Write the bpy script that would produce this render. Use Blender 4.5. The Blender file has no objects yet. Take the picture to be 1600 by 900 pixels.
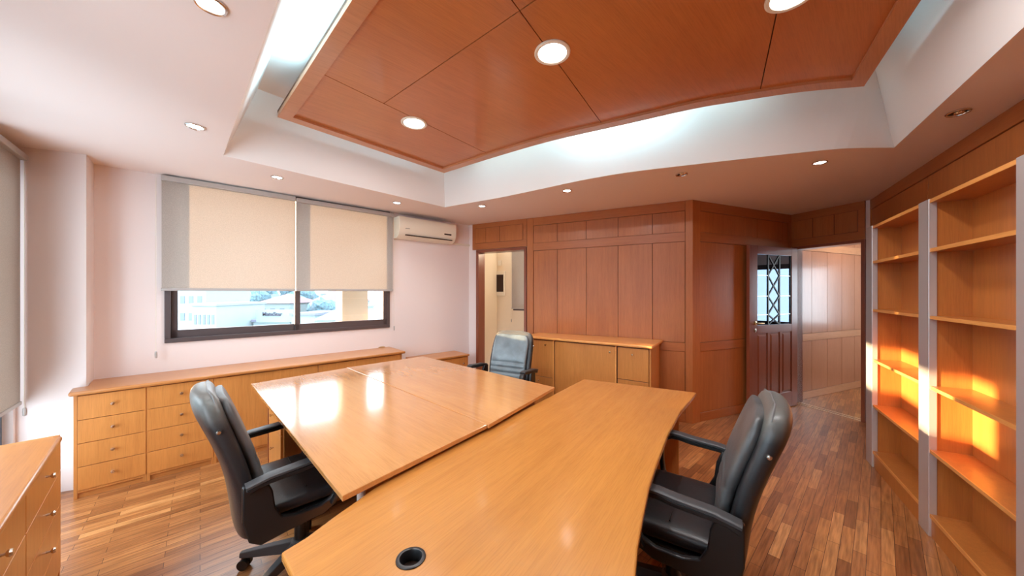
import bpy, bmesh, math, random
from math import sin, cos, pi, radians, atan2, hypot
from mathutils import Vector, Matrix
from mathutils.geometry import tessellate_polygon
random.seed(7)
C = bpy.context.scene.collection
SC = bpy.context.scene

# ---------------------------------------------------------------- camera
F, HY, CH = 530.0, 457.0, 1.5          # focal length and horizon in pixels of the 1600 x 900 frame, eye height in metres
cd = bpy.data.cameras.new('camera'); cam = bpy.data.objects.new('camera', cd); C.objects.link(cam)
cam.location = (0, 0, CH); cam.rotation_euler = (pi/2, 0, 0)
cd.sensor_width = 36; cd.lens = F/1600*36; cd.shift_y = (HY-450)/1600; cd.clip_start = .05; cd.clip_end = 600
SC.camera = cam
# ---------------------------------------------------------------- world, sun, exposure
wd = bpy.data.worlds.new('sky'); SC.world = wd; wd.use_nodes = True
bg = wd.node_tree.nodes['Background']
bg.inputs[0].default_value = (.80, .91, 1.0, 1); bg.inputs[1].default_value = 8.5
sd = bpy.data.lights.new('sun', 'SUN'); sd.energy = 34.0; sd.angle = radians(.8); sd.color = (1, .66, .36)
sun = bpy.data.objects.new('sun', sd); C.objects.link(sun)
SUN_H, SUN_E = radians(103.2), radians(5.3)
sun.rotation_euler = Vector((sin(SUN_H)*cos(SUN_E), cos(SUN_H)*cos(SUN_E), -sin(SUN_E))).to_track_quat('-Z', 'Y').to_euler()
vs = SC.view_settings; vs.view_transform = 'Standard'; vs.look = 'None'; vs.gamma = 1; vs.exposure = 0.0
SC.display_settings.display_device = 'sRGB'
try:
    SC.cycles.max_bounces = 10; SC.cycles.diffuse_bounces = 6; SC.cycles.glossy_bounces = 4
    SC.cycles.transparent_max_bounces = 10; SC.cycles.caustics_reflective = False; SC.cycles.caustics_refractive = False
    SC.cycles.sample_clamp_indirect = 4
except Exception: pass
W_SPOT, W_DOWN, W_TUBE = 20.0, 18.0, 1.3   # lamp powers

# ---------------------------------------------------------------- picture point -> place
def onz(px, py, z):                      # the point at height z seen at a pixel
    Y = F*(z-CH)/(HY-py); return Vector(((px-800)/F*Y, Y))
def onzp(pts, z): return [onz(x, y, z) for x, y in pts]
def smooth_curve(P, k=4):
    out = []
    for i in range(len(P)-1):
        a, b, c, d = P[max(i-1, 0)], P[i], P[i+1], P[min(i+2, len(P)-1)]
        for j in range(k):
            t = j/k
            out.append(.5*((2*b)+(c-a)*t+(2*a-5*b+4*c-d)*t*t+(3*b-a-3*c+d)*t**3))
    return out+[P[-1]]
class Line:                              # a vertical plane, standing on the line A -> B, room side to its right
    def __init__(s, A, B):
        s.A = Vector(A); s.u = (Vector(B)-s.A).normalized(); s.n = Vector((-s.u.y, s.u.x)); s.L = (Vector(B)-s.A).length
        s.ang = atan2(s.u.y, s.u.x)
    def hit(s, px, py=HY, off=0):        # (distance along, height) on the plane moved outwards by off
        t = (px-800)/F; A = s.A+s.n*off
        Y = s.n.dot(A)/(s.n.x*t+s.n.y); p = Vector((t*Y, Y))
        return (p-A).dot(s.u), CH+(HY-py)*Y/F
    def at(s, d, off=0): return s.A+s.u*d+s.n*off
def cross(a, b):                         # where two Lines meet
    d = a.u.x*b.u.y-a.u.y*b.u.x; w = b.A-a.A
    return a.A+a.u*((w.x*b.u.y-w.y*b.u.x)/d)

# ---------------------------------------------------------------- materials
MT = {}
def mat(name, col=(.8,.8,.8), rough=.5, metal=0, emit=None, es=0, spec=.5, coat=0, bump=0, bscale=60, var=0, vscale=3):
    m = bpy.data.materials.new(name); m.use_nodes = True; nt = m.node_tree; b = nt.nodes['Principled BSDF']
    b.inputs['Base Color'].default_value = (*col, 1); b.inputs['Roughness'].default_value = rough
    b.inputs['Metallic'].default_value = metal; b.inputs['Specular IOR Level'].default_value = spec
    b.inputs['Coat Weight'].default_value = coat; b.inputs['Coat Roughness'].default_value = .15
    if emit: b.inputs['Emission Color'].default_value = (*emit, 1); b.inputs['Emission Strength'].default_value = es
    tc = nt.nodes.new('ShaderNodeTexCoord')
    if var:
        n = nt.nodes.new('ShaderNodeTexNoise'); n.inputs['Scale'].default_value = vscale; n.inputs['Detail'].default_value = 4
        nt.links.new(tc.outputs['Object'], n.inputs['Vector'])
        r = nt.nodes.new('ShaderNodeValToRGB')
        r.color_ramp.elements[0].color = (*[c*(1-var) for c in col], 1); r.color_ramp.elements[1].color = (*[min(1, c*(1+var)) for c in col], 1)
        r.color_ramp.elements[0].position = .3; r.color_ramp.elements[1].position = .7
        nt.links.new(n.outputs['Fac'], r.inputs['Fac']); nt.links.new(r.outputs['Color'], b.inputs['Base Color'])
    if bump:
        n = nt.nodes.new('ShaderNodeTexNoise'); n.inputs['Scale'].default_value = bscale; n.inputs['Detail'].default_value = 3
        nt.links.new(tc.outputs['Object'], n.inputs['Vector'])
        bp = nt.nodes.new('ShaderNodeBump'); bp.inputs['Strength'].default_value = bump; bp.inputs['Distance'].default_value = .002
        nt.links.new(n.outputs['Fac'], bp.inputs['Height']); nt.links.new(bp.outputs['Normal'], b.inputs['Normal'])
    MT[name] = m; return m
def wood(name, col, rough=.35, axis=2, contrast=.16, scale=1.0, coat=.25, streak=26, spec=.5):
    """veneer: long soft streaks along one object axis, cloudy figure, fine pores"""
    m = bpy.data.materials.new(name); m.use_nodes = True; nt = m.node_tree; N = nt.nodes; L = nt.links; b = N['Principled BSDF']
    tc = N.new('ShaderNodeTexCoord'); oi = N.new('ShaderNodeObjectInfo')
    ad = N.new('ShaderNodeVectorMath'); ad.operation = 'MULTIPLY_ADD'
    cm = N.new('ShaderNodeCombineXYZ')
    for i in range(3): L.new(oi.outputs['Random'], cm.inputs[i])
    ad.inputs[1].default_value = (31, 17, 23); L.new(cm.outputs[0], ad.inputs[0]); L.new(tc.outputs['Object'], ad.inputs[2])
    def noise(sc, k, det):
        mp = N.new('ShaderNodeMapping'); s = [sc*k]*3; s[axis] = sc; mp.inputs['Scale'].default_value = s
        n = N.new('ShaderNodeTexNoise'); n.inputs['Scale'].default_value = 1; n.inputs['Detail'].default_value = det; n.inputs['Roughness'].default_value = .6
        L.new(ad.outputs[0], mp.inputs[0]); L.new(mp.outputs[0], n.inputs['Vector']); return n
    a = noise(1.3*scale, streak, 5); c = noise(1.0*scale, 2.6, 3); d = noise(9*scale, 22, 2)
    mx = N.new('ShaderNodeMath'); mx.operation = 'MULTIPLY_ADD'; mx.inputs[1].default_value = .45; L.new(a.outputs['Fac'], mx.inputs[0])
    m2 = N.new('ShaderNodeMath'); m2.operation = 'MULTIPLY'; m2.inputs[1].default_value = .55; L.new(c.outputs['Fac'], m2.inputs[0]); L.new(m2.outputs[0], mx.inputs[2])
    r = N.new('ShaderNodeValToRGB'); r.color_ramp.elements[0].position = .3; r.color_ramp.elements[1].position = .7
    k = contrast
    r.color_ramp.elements[0].color = (col[0]*(1-k), col[1]*(1-1.35*k), col[2]*(1-1.6*k), 1)
    r.color_ramp.elements[1].color = (min(1, col[0]*(1+k)), min(1, col[1]*(1+1.2*k)), min(1, col[2]*(1+1.3*k)), 1)
    L.new(mx.outputs[0], r.inputs['Fac'])
    mi = N.new('ShaderNodeMixRGB'); mi.blend_type = 'MULTIPLY'; mi.inputs['Fac'].default_value = .35
    r2 = N.new('ShaderNodeValToRGB'); r2.color_ramp.elements[0].position = .35; r2.color_ramp.elements[0].color = (.72, .66, .6, 1); r2.color_ramp.elements[1].position = .55
    L.new(d.outputs['Fac'], r2.inputs['Fac']); L.new(r.outputs['Color'], mi.inputs[1]); L.new(r2.outputs['Color'], mi.inputs[2])
    L.new(mi.outputs[0], b.inputs['Base Color'])
    b.inputs['Roughness'].default_value = rough; b.inputs['Coat Weight'].default_value = coat; b.inputs['Coat Roughness'].default_value = .12
    b.inputs['Specular IOR Level'].default_value = spec
    MT[name] = m; return m
def glass(name, tint=(1, 1, 1), base_reflect=.04, gl=(1, 1, 1)):
    m = bpy.data.materials.new(name); m.use_nodes = True; nt = m.node_tree; N = nt.nodes; L = nt.links; N.remove(N['Principled BSDF'])
    t = N.new('ShaderNodeBsdfTransparent'); t.inputs[0].default_value = (*tint, 1)
    g = N.new('ShaderNodeBsdfGlossy'); g.inputs['Roughness'].default_value = .01; g.inputs[0].default_value = (*gl, 1)
    f = N.new('ShaderNodeFresnel'); ge = N.new('ShaderNodeNewGeometry'); mm = N.new('ShaderNodeMath'); mm.operation = 'MULTIPLY_ADD'
    mm.inputs[1].default_value = 1/1.5-1.5; mm.inputs[2].default_value = 1.5; L.new(ge.outputs['Backfacing'], mm.inputs[0]); L.new(mm.outputs[0], f.inputs[0])   # no false total reflection on the way out
    a = N.new('ShaderNodeMath'); a.operation = 'ADD'; a.use_clamp = True; a.inputs[1].default_value = base_reflect-.04; L.new(f.outputs[0], a.inputs[0])
    x = N.new('ShaderNodeMixShader'); L.new(a.outputs[0], x.inputs[0]); L.new(t.outputs[0], x.inputs[1]); L.new(g.outputs[0], x.inputs[2])
    L.new(x.outputs[0], N['Material Output'].inputs[0]); MT[name] = m; return m
def fabric_screen(name, col, trans, clear):
    """roller screen: woven cloth that lets daylight glow through"""
    m = bpy.data.materials.new(name); m.use_nodes = True; nt = m.node_tree; N = nt.nodes; L = nt.links; N.remove(N['Principled BSDF'])
    tc = N.new('ShaderNodeTexCoord'); n = N.new('ShaderNodeTexNoise'); n.inputs['Scale'].default_value = 160; n.inputs['Detail'].default_value = 2
    L.new(tc.outputs['Object'], n.inputs['Vector'])
    r = N.new('ShaderNodeValToRGB'); r.color_ramp.elements[0].position = .3; r.color_ramp.elements[1].position = .7
    r.color_ramp.elements[0].color = (*[c*.82 for c in col], 1); r.color_ramp.elements[1].color = (*col, 1); L.new(n.outputs['Fac'], r.inputs['Fac'])
    d = N.new('ShaderNodeBsdfDiffuse'); t = N.new('ShaderNodeBsdfTranslucent'); L.new(r.outputs['Color'], d.inputs[0]); L.new(r.outputs['Color'], t.inputs[0])
    x = N.new('ShaderNodeMixShader'); x.inputs[0].default_value = trans; L.new(d.outputs[0], x.inputs[1]); L.new(t.outputs[0], x.inputs[2])
    tr = N.new('ShaderNodeBsdfTransparent'); y = N.new('ShaderNodeMixShader'); y.inputs[0].default_value = clear
    L.new(x.outputs[0], y.inputs[1]); L.new(tr.outputs[0], y.inputs[2]); L.new(y.outputs[0], N['Material Output'].inputs[0]); MT[name] = m; return m
def parquet(name):
    m = bpy.data.materials.new(name); m.use_nodes = True; nt = m.node_tree; N = nt.nodes; L = nt.links; b = N['Principled BSDF']
    tc = N.new('ShaderNodeTexCoord')
    br = N.new('ShaderNodeTexBrick'); br.offset = .37; br.offset_frequency = 2; br.squash = 1
    br.inputs['Color1'].default_value = (0, 0, 0, 1); br.inputs['Color2'].default_value = (1, 1, 1, 1); br.inputs['Mortar'].default_value = (.5, .5, .5, 1)
    br.inputs['Scale'].default_value = 1; br.inputs['Mortar Size'].default_value = .0012; br.inputs['Brick Width'].default_value = .40; br.inputs['Row Height'].default_value = .055
    L.new(tc.outputs['Object'], br.inputs['Vector'])
    r = N.new('ShaderNodeValToRGB'); e = r.color_ramp.elements
    e[0].position = 0; e[0].color = (.25, .095, .032, 1); e[1].position = 1; e[1].color = (.60, .30, .115, 1)
    for p, c in ((.25, (.34, .135, .045)), (.5, (.39, .162, .055)), (.8, (.45, .195, .066)), (.93, (.49, .225, .078))):
        q = e.new(p); q.color = (*c, 1)
    L.new(br.outputs['Color'], r.inputs['Fac'])
    mp = N.new('ShaderNodeMapping'); mp.inputs['Scale'].default_value = (5, 70, 5); L.new(tc.outputs['Object'], mp.inputs[0])
    n = N.new('ShaderNodeTexNoise'); n.inputs['Scale'].default_value = 1; n.inputs['Detail'].default_value = 5; L.new(mp.outputs[0], n.inputs['Vector'])
    r2 = N.new('ShaderNodeValToRGB'); r2.color_ramp.elements[0].position = .3; r2.color_ramp.elements[0].color = (.55, .5, .45, 1); r2.color_ramp.elements[1].position = .65; r2.color_ramp.elements[1].color = (1.25, 1.25, 1.2, 1)
    L.new(n.outputs['Fac'], r2.inputs['Fac'])
    mi = N.new('ShaderNodeMixRGB'); mi.blend_type = 'MULTIPLY'; mi.inputs['Fac'].default_value = .8; L.new(r.outputs[0], mi.inputs[1]); L.new(r2.outputs[0], mi.inputs[2])
    mj = N.new('ShaderNodeMixRGB'); L.new(br.outputs['Fac'], mj.inputs['Fac']); L.new(mi.outputs[0], mj.inputs[1]); mj.inputs[2].default_value = (.06, .02, .01, 1)
    L.new(mj.outputs[0], b.inputs['Base Color']); b.inputs['Roughness'].default_value = .33; b.inputs['Coat Weight'].default_value = .25; b.inputs['Coat Roughness'].default_value = .22
    bp = N.new('ShaderNodeBump'); bp.inputs['Strength'].default_value = .25; bp.inputs['Distance'].default_value = .002
    L.new(n.outputs['Fac'], bp.inputs['Height']); L.new(bp.outputs[0], b.inputs['Normal'])
    MT[name] = m; return m
mat('plaster', (.83, .75, .73), .85, bump=.15, bscale=25)
mat('plaster_ceiling', (.84, .755, .725), .9)
mat('plaster_cove', (.82, .81, .80), .85)
mat('plaster_cream', (.82, .72, .56), .85)
wood('wall_veneer', (.46, .155, .042), .36, 2, .18, coat=.08)
wood('wall_rail_veneer', (.44, .145, .040), .36, 0, .12, coat=.08)
wood('hall_veneer', (.44, .20, .105), .30, 2, .10)
wood('hall_rail_veneer', (.56, .29, .15), .30, 0, .10)
wood('raft_veneer', (.54, .195, .062), .28, 0, .13)
wood('raft_frame_veneer', (.56, .25, .115), .32, 0, .08)
wood('door_wood', (.26, .072, .035), .28, 2, .12)
wood('door_wood_across', (.26, .072, .035), .28, 0, .12)
wood('beech_up', (.60, .245, .062), .34, 2, .14)
wood('book_veneer', (.52, .185, .040), .30, 2, .14)
wood('beech_side', (.56, .23, .062), .34, 2, .12)
wood('beech_along', (.50, .20, .055), .30, 0, .12)
wood('beech_edge', (.80, .36, .10), .35, 0, .08)
wood('desk_veneer', (.54, .225, .050), .24, 0, .15, coat=.5)
wood('table_veneer', (.58, .265, .088), .17, 0, .15, coat=.8)
mat('dark_gap', (.035, .014, .008), .8)
mat('groove', (.07, .022, .01), .7)
parquet('parquet')
mat('steel', (.72, .72, .72), .36, .6, bump=.1, bscale=40)
mat('nickel', (.66, .60, .52), .25, 1)
mat('brass', (.75, .60, .36), .25, 1)
mat('alu_dark', (.105, .085, .088), .38, .3)
mat('alu_blue', (.10, .16, .24), .35, .3)
mat('rail_grey', (.46, .44, .42), .45, .2)
mat('white_plastic', (.82, .77, .66), .4)
mat('ac_plastic', (.85, .80, .66), .35)
mat('black_plastic', (.012, .012, .013), .35)
mat('grey_plastic', (.05, .05, .053), .45)
mat('black_leather', (.016, .016, .018), .40, bump=.35, bscale=90, spec=.6)
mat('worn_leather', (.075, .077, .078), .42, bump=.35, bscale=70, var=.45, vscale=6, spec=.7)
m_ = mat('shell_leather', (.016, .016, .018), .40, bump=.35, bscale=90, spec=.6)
def grey_top(m):                         # the upholstery turns grey towards the head end, with a ragged border
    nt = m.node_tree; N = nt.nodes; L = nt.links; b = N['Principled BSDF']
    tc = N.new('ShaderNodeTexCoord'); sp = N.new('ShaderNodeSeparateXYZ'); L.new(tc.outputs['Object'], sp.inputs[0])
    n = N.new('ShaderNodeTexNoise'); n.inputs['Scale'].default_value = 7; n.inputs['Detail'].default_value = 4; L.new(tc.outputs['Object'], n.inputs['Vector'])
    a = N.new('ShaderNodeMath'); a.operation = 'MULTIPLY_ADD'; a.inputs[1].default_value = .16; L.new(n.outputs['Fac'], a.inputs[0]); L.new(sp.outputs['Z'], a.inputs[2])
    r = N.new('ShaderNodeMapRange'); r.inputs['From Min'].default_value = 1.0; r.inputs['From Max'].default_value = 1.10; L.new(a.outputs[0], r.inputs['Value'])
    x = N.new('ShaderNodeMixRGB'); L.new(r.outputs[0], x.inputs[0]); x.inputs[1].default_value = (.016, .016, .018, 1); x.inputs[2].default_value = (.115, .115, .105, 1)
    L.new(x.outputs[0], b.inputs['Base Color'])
grey_top(m_)
mat('sheen_leather', (.15, .19, .21), .30, bump=.35, bscale=70, var=.4, vscale=6, spec=.9)  # worn leather, with the window's reflection painted in as pale blue-grey
mat('piping', (.16, .16, .16), .5)
mat('lamp_white', (1, 1, 1), .5, emit=(1, .93, .86), es=14)
mat('lamp_cool', (1, 1, 1), .5, emit=(.75, .9, 1), es=14)
mat('lamp_big', (1, 1, 1), .5, emit=(1, .96, .92), es=16)
mat('tube_light', (1, 1, 1), .5, emit=(.62, .93, 1.0), es=9)
mat('chrome', (.75, .73, .71), .18, 1)
mat('threshold', (.85, .66, .48), .35, .2)
glass('window_glass', (.97, .99, 1))
glass('door_glass', (.16, .12, .12), .13, (.62, .78, 1))
fabric_screen('blind_cloth', (.62, .565, .51), .34, .0)
mat('house_wall', (0.238, 0.296, 0.308), .9); mat('house_wall_warm', (0.238, 0.223, 0.190), .9)
mat('roof_tile', (0.163, 0.112, 0.126), .9); mat('roof_pale', (0.211, 0.238, 0.243), .9); mat('roof_lilac', (0.170, 0.178, 0.238), .9)
mat('foliage', (0.092, 0.163, 0.197), .9, var=.5, vscale=2); mat('town_ground', (0.143, 0.197, 0.205), .95, var=.2, vscale=.05)
mat('sign_grey', (0.065, 0.073, 0.105), .8); mat('house_glass', (0.105, 0.143, 0.197), .3)

# ---------------------------------------------------------------- mesh helpers
class MB:
    def __init__(s): s.v = []; s.f = []
    def add(s, vs, fs):
        n = len(s.v); s.v += [tuple(p) for p in vs]; s.f += [tuple(i+n for i in f) for f in fs]; return s
    def box(s, x0, x1, y0, y1, z0, z1):
        return s.add([(x0,y0,z0),(x1,y0,z0),(x1,y1,z0),(x0,y1,z0),(x0,y0,z1),(x1,y0,z1),(x1,y1,z1),(x0,y1,z1)],
                     [(3,2,1,0),(4,5,6,7),(0,1,5,4),(1,2,6,5),(2,3,7,6),(3,0,4,7)])
    def prism(s, poly, z0, z1):
        a = sum(poly[i][0]*poly[(i+1) % len(poly)][1]-poly[(i+1) % len(poly)][0]*poly[i][1] for i in range(len(poly)))
        if a < 0: poly = poly[::-1]
        n = len(poly)
        return s.add([(p[0],p[1],z0) for p in poly]+[(p[0],p[1],z1) for p in poly],
                     [tuple(range(n-1,-1,-1)), tuple(range(n,2*n))]+[(i,(i+1)%n,n+(i+1)%n,n+i) for i in range(n)])
    def loft(s, rings, caps=True, closed=False):
        n = len(rings[0]); fs = []; m = len(rings)
        for k in range(m if closed else m-1):
            a, b = k*n, ((k+1) % m)*n
            fs += [(a+i, a+(i+1)%n, b+(i+1)%n, b+i) for i in range(n)]
        if caps and not closed: fs += [tuple(range(n-1,-1,-1)), tuple(range((m-1)*n, m*n))]
        return s.add([p for r in rings for p in r], fs)
    def lathe(s, prof, n=24, axis='z', o=(0,0,0), caps=True):
        rings = []
        for r, h in prof:
            q = []
            for i in range(n):
                a = 2*pi*i/n; c, d = r*cos(a), r*sin(a)
                p = (c, d, h) if axis == 'z' else ((c, -h, d) if axis == 'y' else (h, c, d))
                q.append((p[0]+o[0], p[1]+o[1], p[2]+o[2]))
            rings.append(q)
        return s.loft(rings, caps)
    def tube(s, path, r, n=8, closed=False, rx=None):
        """round (or, with rx, flat oval-cornered) bar along a path"""
        P = [Vector(p) for p in path]; rings = []; up = Vector((0,0,1))
        prev = None
        for i, p in enumerate(P):
            if closed: t = P[(i+1) % len(P)]-P[i-1]
            else: t = P[min(i+1, len(P)-1)]-P[max(i-1, 0)]
            t.normalize()
            if prev is None:
                a = t.cross(up if abs(t.z) < .95 else Vector((1,0,0))).normalized()
            else:
                a = (prev-t*prev.dot(t)).normalized()
            prev = a; b = a.cross(t).normalized()
            if rx is None: rings.append([p+a*r*cos(2*pi*k/n)+b*r*sin(2*pi*k/n) for k in range(n)])
            else:
                q = []
                for k in range(n):
                    w = 2*pi*(k+.5)/n; c, d = cos(w), sin(w)
                    q.append(p+a*rx*math.copysign(abs(c)**.5, c)+b*r*math.copysign(abs(d)**.5, d))
                rings.append(q)
        return s.loft(rings, True, closed)
    def build(s, name, m, parent=None, bevel=0, seg=2, smooth=False, subsurf=0, loc=None, rz=None):
        me = bpy.data.meshes.new(name); me.from_pydata(s.v, [], s.f); me.validate()
        bm = bmesh.new(); bm.from_mesh(me); bmesh.ops.recalc_face_normals(bm, faces=bm.faces); bm.to_mesh(me); bm.free()
        me.materials.append(MT[m]); o = bpy.data.objects.new(name, me); C.objects.link(o)
        if parent: o.parent = parent
        if loc is not None: o.location = loc
        if rz is not None: o.rotation_euler.z = rz
        if bevel:
            b = o.modifiers.new('bevel', 'BEVEL'); b.width = bevel; b.segments = seg; b.limit_method = 'ANGLE'; b.angle_limit = radians(40)
            b.harden_normals = False
        if subsurf: q = o.modifiers.new('sub', 'SUBSURF'); q.levels = q.render_levels = subsurf
        if smooth or subsurf:
            for p in me.polygons: p.use_smooth = True
            if smooth and not subsurf:
                try: me.set_sharp_from_angle(angle=radians(38))
                except Exception: pass
        return o
def B(x0,x1,y0,y1,z0,z1): return MB().box(x0,x1,y0,y1,z0,z1)
def empty(name, loc, rz=0):
    o = bpy.data.objects.new(name, None); C.objects.link(o); o.location = (loc[0], loc[1], loc[2] if len(loc) > 2 else 0); o.rotation_euler.z = rz
    o.empty_display_size = .1; return o
def tag(o, label=None, cat=None, group=None, kind=None):
    if label: o['label'] = label
    if cat: o['category'] = cat
    if group: o['group'] = group
    if kind: o['kind'] = kind
    return o
def copy_tree(o, parent=None):
    c = o.copy(); C.objects.link(c); c.parent = parent
    for ch in list(o.children): copy_tree(ch, c)
    return c
def arc(cx, cy, r, a0, a1, n): return [(cx+r*cos(radians(a0+(a1-a0)*i/n)), cy+r*sin(radians(a0+(a1-a0)*i/n))) for i in range(n+1)]

# ================================================================ THE ROOM
HC = 2.56
Wn = Vector((-.6769, .7361)); Wu = Vector((.7361, .6769))
Wl = Line(Wn*4.40, Wn*4.40+Wu)
Pl = Line((2.065-.883*3, 3.895+.469*3), (2.065, 3.895))
PW = cross(Wl, Pl)                       # corner of window wall and panelled wall
C1 = Vector((2.065, 3.895)); C2 = Vector((3.83, 4.66)); C3 = Vector((4.09, 3.92))
P0 = Vector((-3.60, 2.46)); P1 = Vector((-3.27, 2.605)); 
W0 = Wl.at(Wl.hit(141)[0])
Wl = Line(W0, PW); Pl = Line(PW, C1); Al = Line(C1, C2); Dl = Line(C2, C3)
Bn = Vector((.8415, -.5402)); Bu = Vector((-.5402, -.8415))
Bl = Line(C3, Bn*1.37-Bn.yx*0+Vector((0, 0))) if False else Line(Bn*1.37+(-Bu)*(-Bu).dot(C3), Bn*1.37+Bu*1.0)
Lu = Vector((-.669, .743)).normalized()
Ll = Line(P0-Lu*4, P0)
BK = cross(Bl, Ll)                       # room corner behind the camera
Ll = Line(BK, P0); Bl = Line(Bl.A, BK)
def wall(name, ln, x0, x1, z0=0, z1=HC+.14, th=.16, m='plaster', hole=None, y0=0):
    mb = MB()
    if hole:
        a, b, c, d = hole
        mb.box(x0,a,y0,th,z0,z1); mb.box(b,x1,y0,th,z0,z1)
        if c > z0: mb.box(a,b,y0,th,z0,c)
        if d < z1: mb.box(a,b,y0,th,d,z1)
    else: mb.box(x0,x1,y0,th,z0,z1)
    o = mb.build(name, m, loc=(ln.A.x, ln.A.y, 0), rz=ln.ang); tag(o, kind='structure'); return o

# --- floor, ceiling
far = Wl.at(Wl.L+4.2, .3)
outer = [BK+Vector((0,-.5)), Ll.at(Ll.L+.05, .24), Wl.at(-.3, .24), far, Vector((7.9, 8.6)), Vector((7.9, .2)), Bl.at(Bl.L*.5, .3)]
fl = MB().prism([Matrix.Rotation(-Wl.ang, 2) @ p for p in outer], -.12, 0).build('floor', 'parquet', rz=Wl.ang); tag(fl, kind='structure')
cove_curve = [(695,323.8),(740,316),(780,309),(840,296.5),(905,282.5),(980,269.5),(1080,257.5),(1183.7,245.8),(1260,237.5),(1324,231.7),(1397,230.8)]
cvk = onzp(cove_curve, HC); cv = smooth_curve(cvk, 3)
cl = onz(349, 243, HC); cr = cv[-1]
ldir = (onz(434, .1, HC)-cl).normalized(); rdir = (onz(1600, 42, HC)-cr).normalized()
cb = cross(Line(cl, cl+ldir), Line(cr, cr+rdir))
lower = cv+[cb, cl]
ZT = 3.08
inner_r = onz(1370, 117, ZT); inner_l = onz(413, 141, ZT)
def inset(poly, d):
    """move each corner of a clockwise-or-not loop inwards by d"""
    n = len(poly); out = []; cen = sum(poly, Vector((0, 0)))/n
    for i in range(n):
        a = (poly[i]-poly[i-1]).normalized(); b = (poly[(i+1)%n]-poly[i]).normalized()
        na = Vector((-a.y, a.x)); nb = Vector((-b.y, b.x))
        s = SGN
        q = (na+nb).normalized(); k = d/max(.35, q.dot(na)); out.append(poly[i]+q*k*s)
    return out
def area(poly): return sum(poly[i].x*poly[(i+1)%len(poly)].y-poly[(i+1)%len(poly)].x*poly[i].y for i in range(len(poly)))/2
SGN = 1 if area(lower) > 0 else -1
uk = inset(cvk+[cb, cl], .19); upper = smooth_curve(uk[:-2], 3)+uk[-2:]
cm = MB()
allv = [Vector((p.x, p.y, 0)) for p in outer]; hol = [Vector((p.x, p.y, 0)) for p in lower]
tri = tessellate_polygon([allv, hol]); pts = allv+hol
cm.add([(p.x, p.y, HC) for p in pts], [tuple(t) for t in tri])
n = len(lower)
ceil = cm.build('ceiling', 'plaster_ceiling'); tag(ceil, kind='structure')
c2 = MB(); c2.add([(p.x,p.y,HC) for p in lower]+[(p.x,p.y,ZT) for p in upper], [(i,(i+1)%n,n+(i+1)%n,n+i) for i in range(n)])
tag(c2.build('cove_side', 'plaster_cove', ceil), 'pale sloping side of the ceiling recess')
c3 = MB(); tr = tessellate_polygon([[Vector((p.x,p.y,0)) for p in upper]]); c3.add([(p.x,p.y,ZT) for p in upper], [tuple(t) for t in tr])
c3.build('cove_top', 'plaster_cove', ceil)
c4 = MB().prism(outer, 3.3, 3.4); c4.build('roof_slab', 'plaster', ceil)   # closes the void above the false ceiling

# --- window wall
wx0 = Wl.hit(257, 537)[0]; wx1 = Wl.hit(608.3, 509.5)[0]; wz0 = 1.04; wz1 = 2.62
wall('wall_window', Wl, -.1, Wl.L+.12, hole=(wx0, wx1, wz0, wz1), th=.11, z1=3.35)
pil = MB().prism([P0, P1, W0+Wl.u*.02, W0+Wl.n*.2, P0+Wl.n*.4-Wl.u*.1], 0, 3.35).build('wall_pillar', 'plaster'); tag(pil, kind='structure')
# left wall with a tall window just outside the frame
lw1 = Ll.L-.045; lw0 = lw1-2.3
nw0, nw1 = lw0-2.15, lw0-.25  # opening for the added window, out of view
wall('wall_left', Ll, lw0-.12, Ll.L+.02, hole=(lw0, lw1, .08, 2.44), th=.22, z1=3.35)
wall('wall_left', Ll, -.1, lw0-.12, hole=(nw0, nw1, .60, 2.44), th=.22, z1=3.35)

def window(name, ln, x0, x1, z0, z1, m, sashes=2, fw=.05, y=.05, sw=.055):
    r = empty(name, (ln.A.x, ln.A.y, 0), ln.ang); tag(r, kind='structure')
    f = MB(); f.box(x0,x1,y-.055,y+.032,z0,z0+fw).box(x0,x1,y-.055,y+.032,z1-fw,z1).box(x0,x0+fw,y-.055,y+.032,z0+fw,z1-fw).box(x1-fw,x1,y-.055,y+.032,z0+fw,z1-fw)
    f.build('window_frame', m, r, bevel=.003)
    xs = [x0+fw, *(x0+fw+(x1-x0-2*fw)*k/sashes for k in range(1, sashes)), x1-fw]
    for k in range(sashes):
        a, b = xs[k]-(.0 if k == 0 else .03), xs[k+1]+(.0 if k == sashes-1 else .03)
        yy = y+.012 if k % 2 == 0 else y-.030
        lo, hi = z0+fw-.004, z1-fw+.004
        s = MB(); s.box(a,b,yy-.018,yy+.018,lo,lo+sw+.03).box(a,b,yy-.018,yy+.018,hi-sw,hi).box(a,a+sw,yy-.018,yy+.018,lo,hi).box(b-sw,b,yy-.018,yy+.018,lo,hi)
        so = s.build('sash', m, r, bevel=.003)
        B(a+sw-.01,b-sw+.01,yy-.003,yy+.003,lo+sw+.02,hi-sw+.01).build('pane', 'window_glass', so)
    return r
window('window_1', Wl, wx0, wx1, wz0, wz1, 'alu_dark', y=.035, fw=.04, sw=.045)
window('window_fill', Ll, nw0, nw1, .60, 2.44, 'alu_blue', y=.10)  # unseen window added to bring more daylight in from the left
window('window_2', Ll, lw0, lw1, .08, 2.44, 'alu_blue', y=.10)

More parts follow.
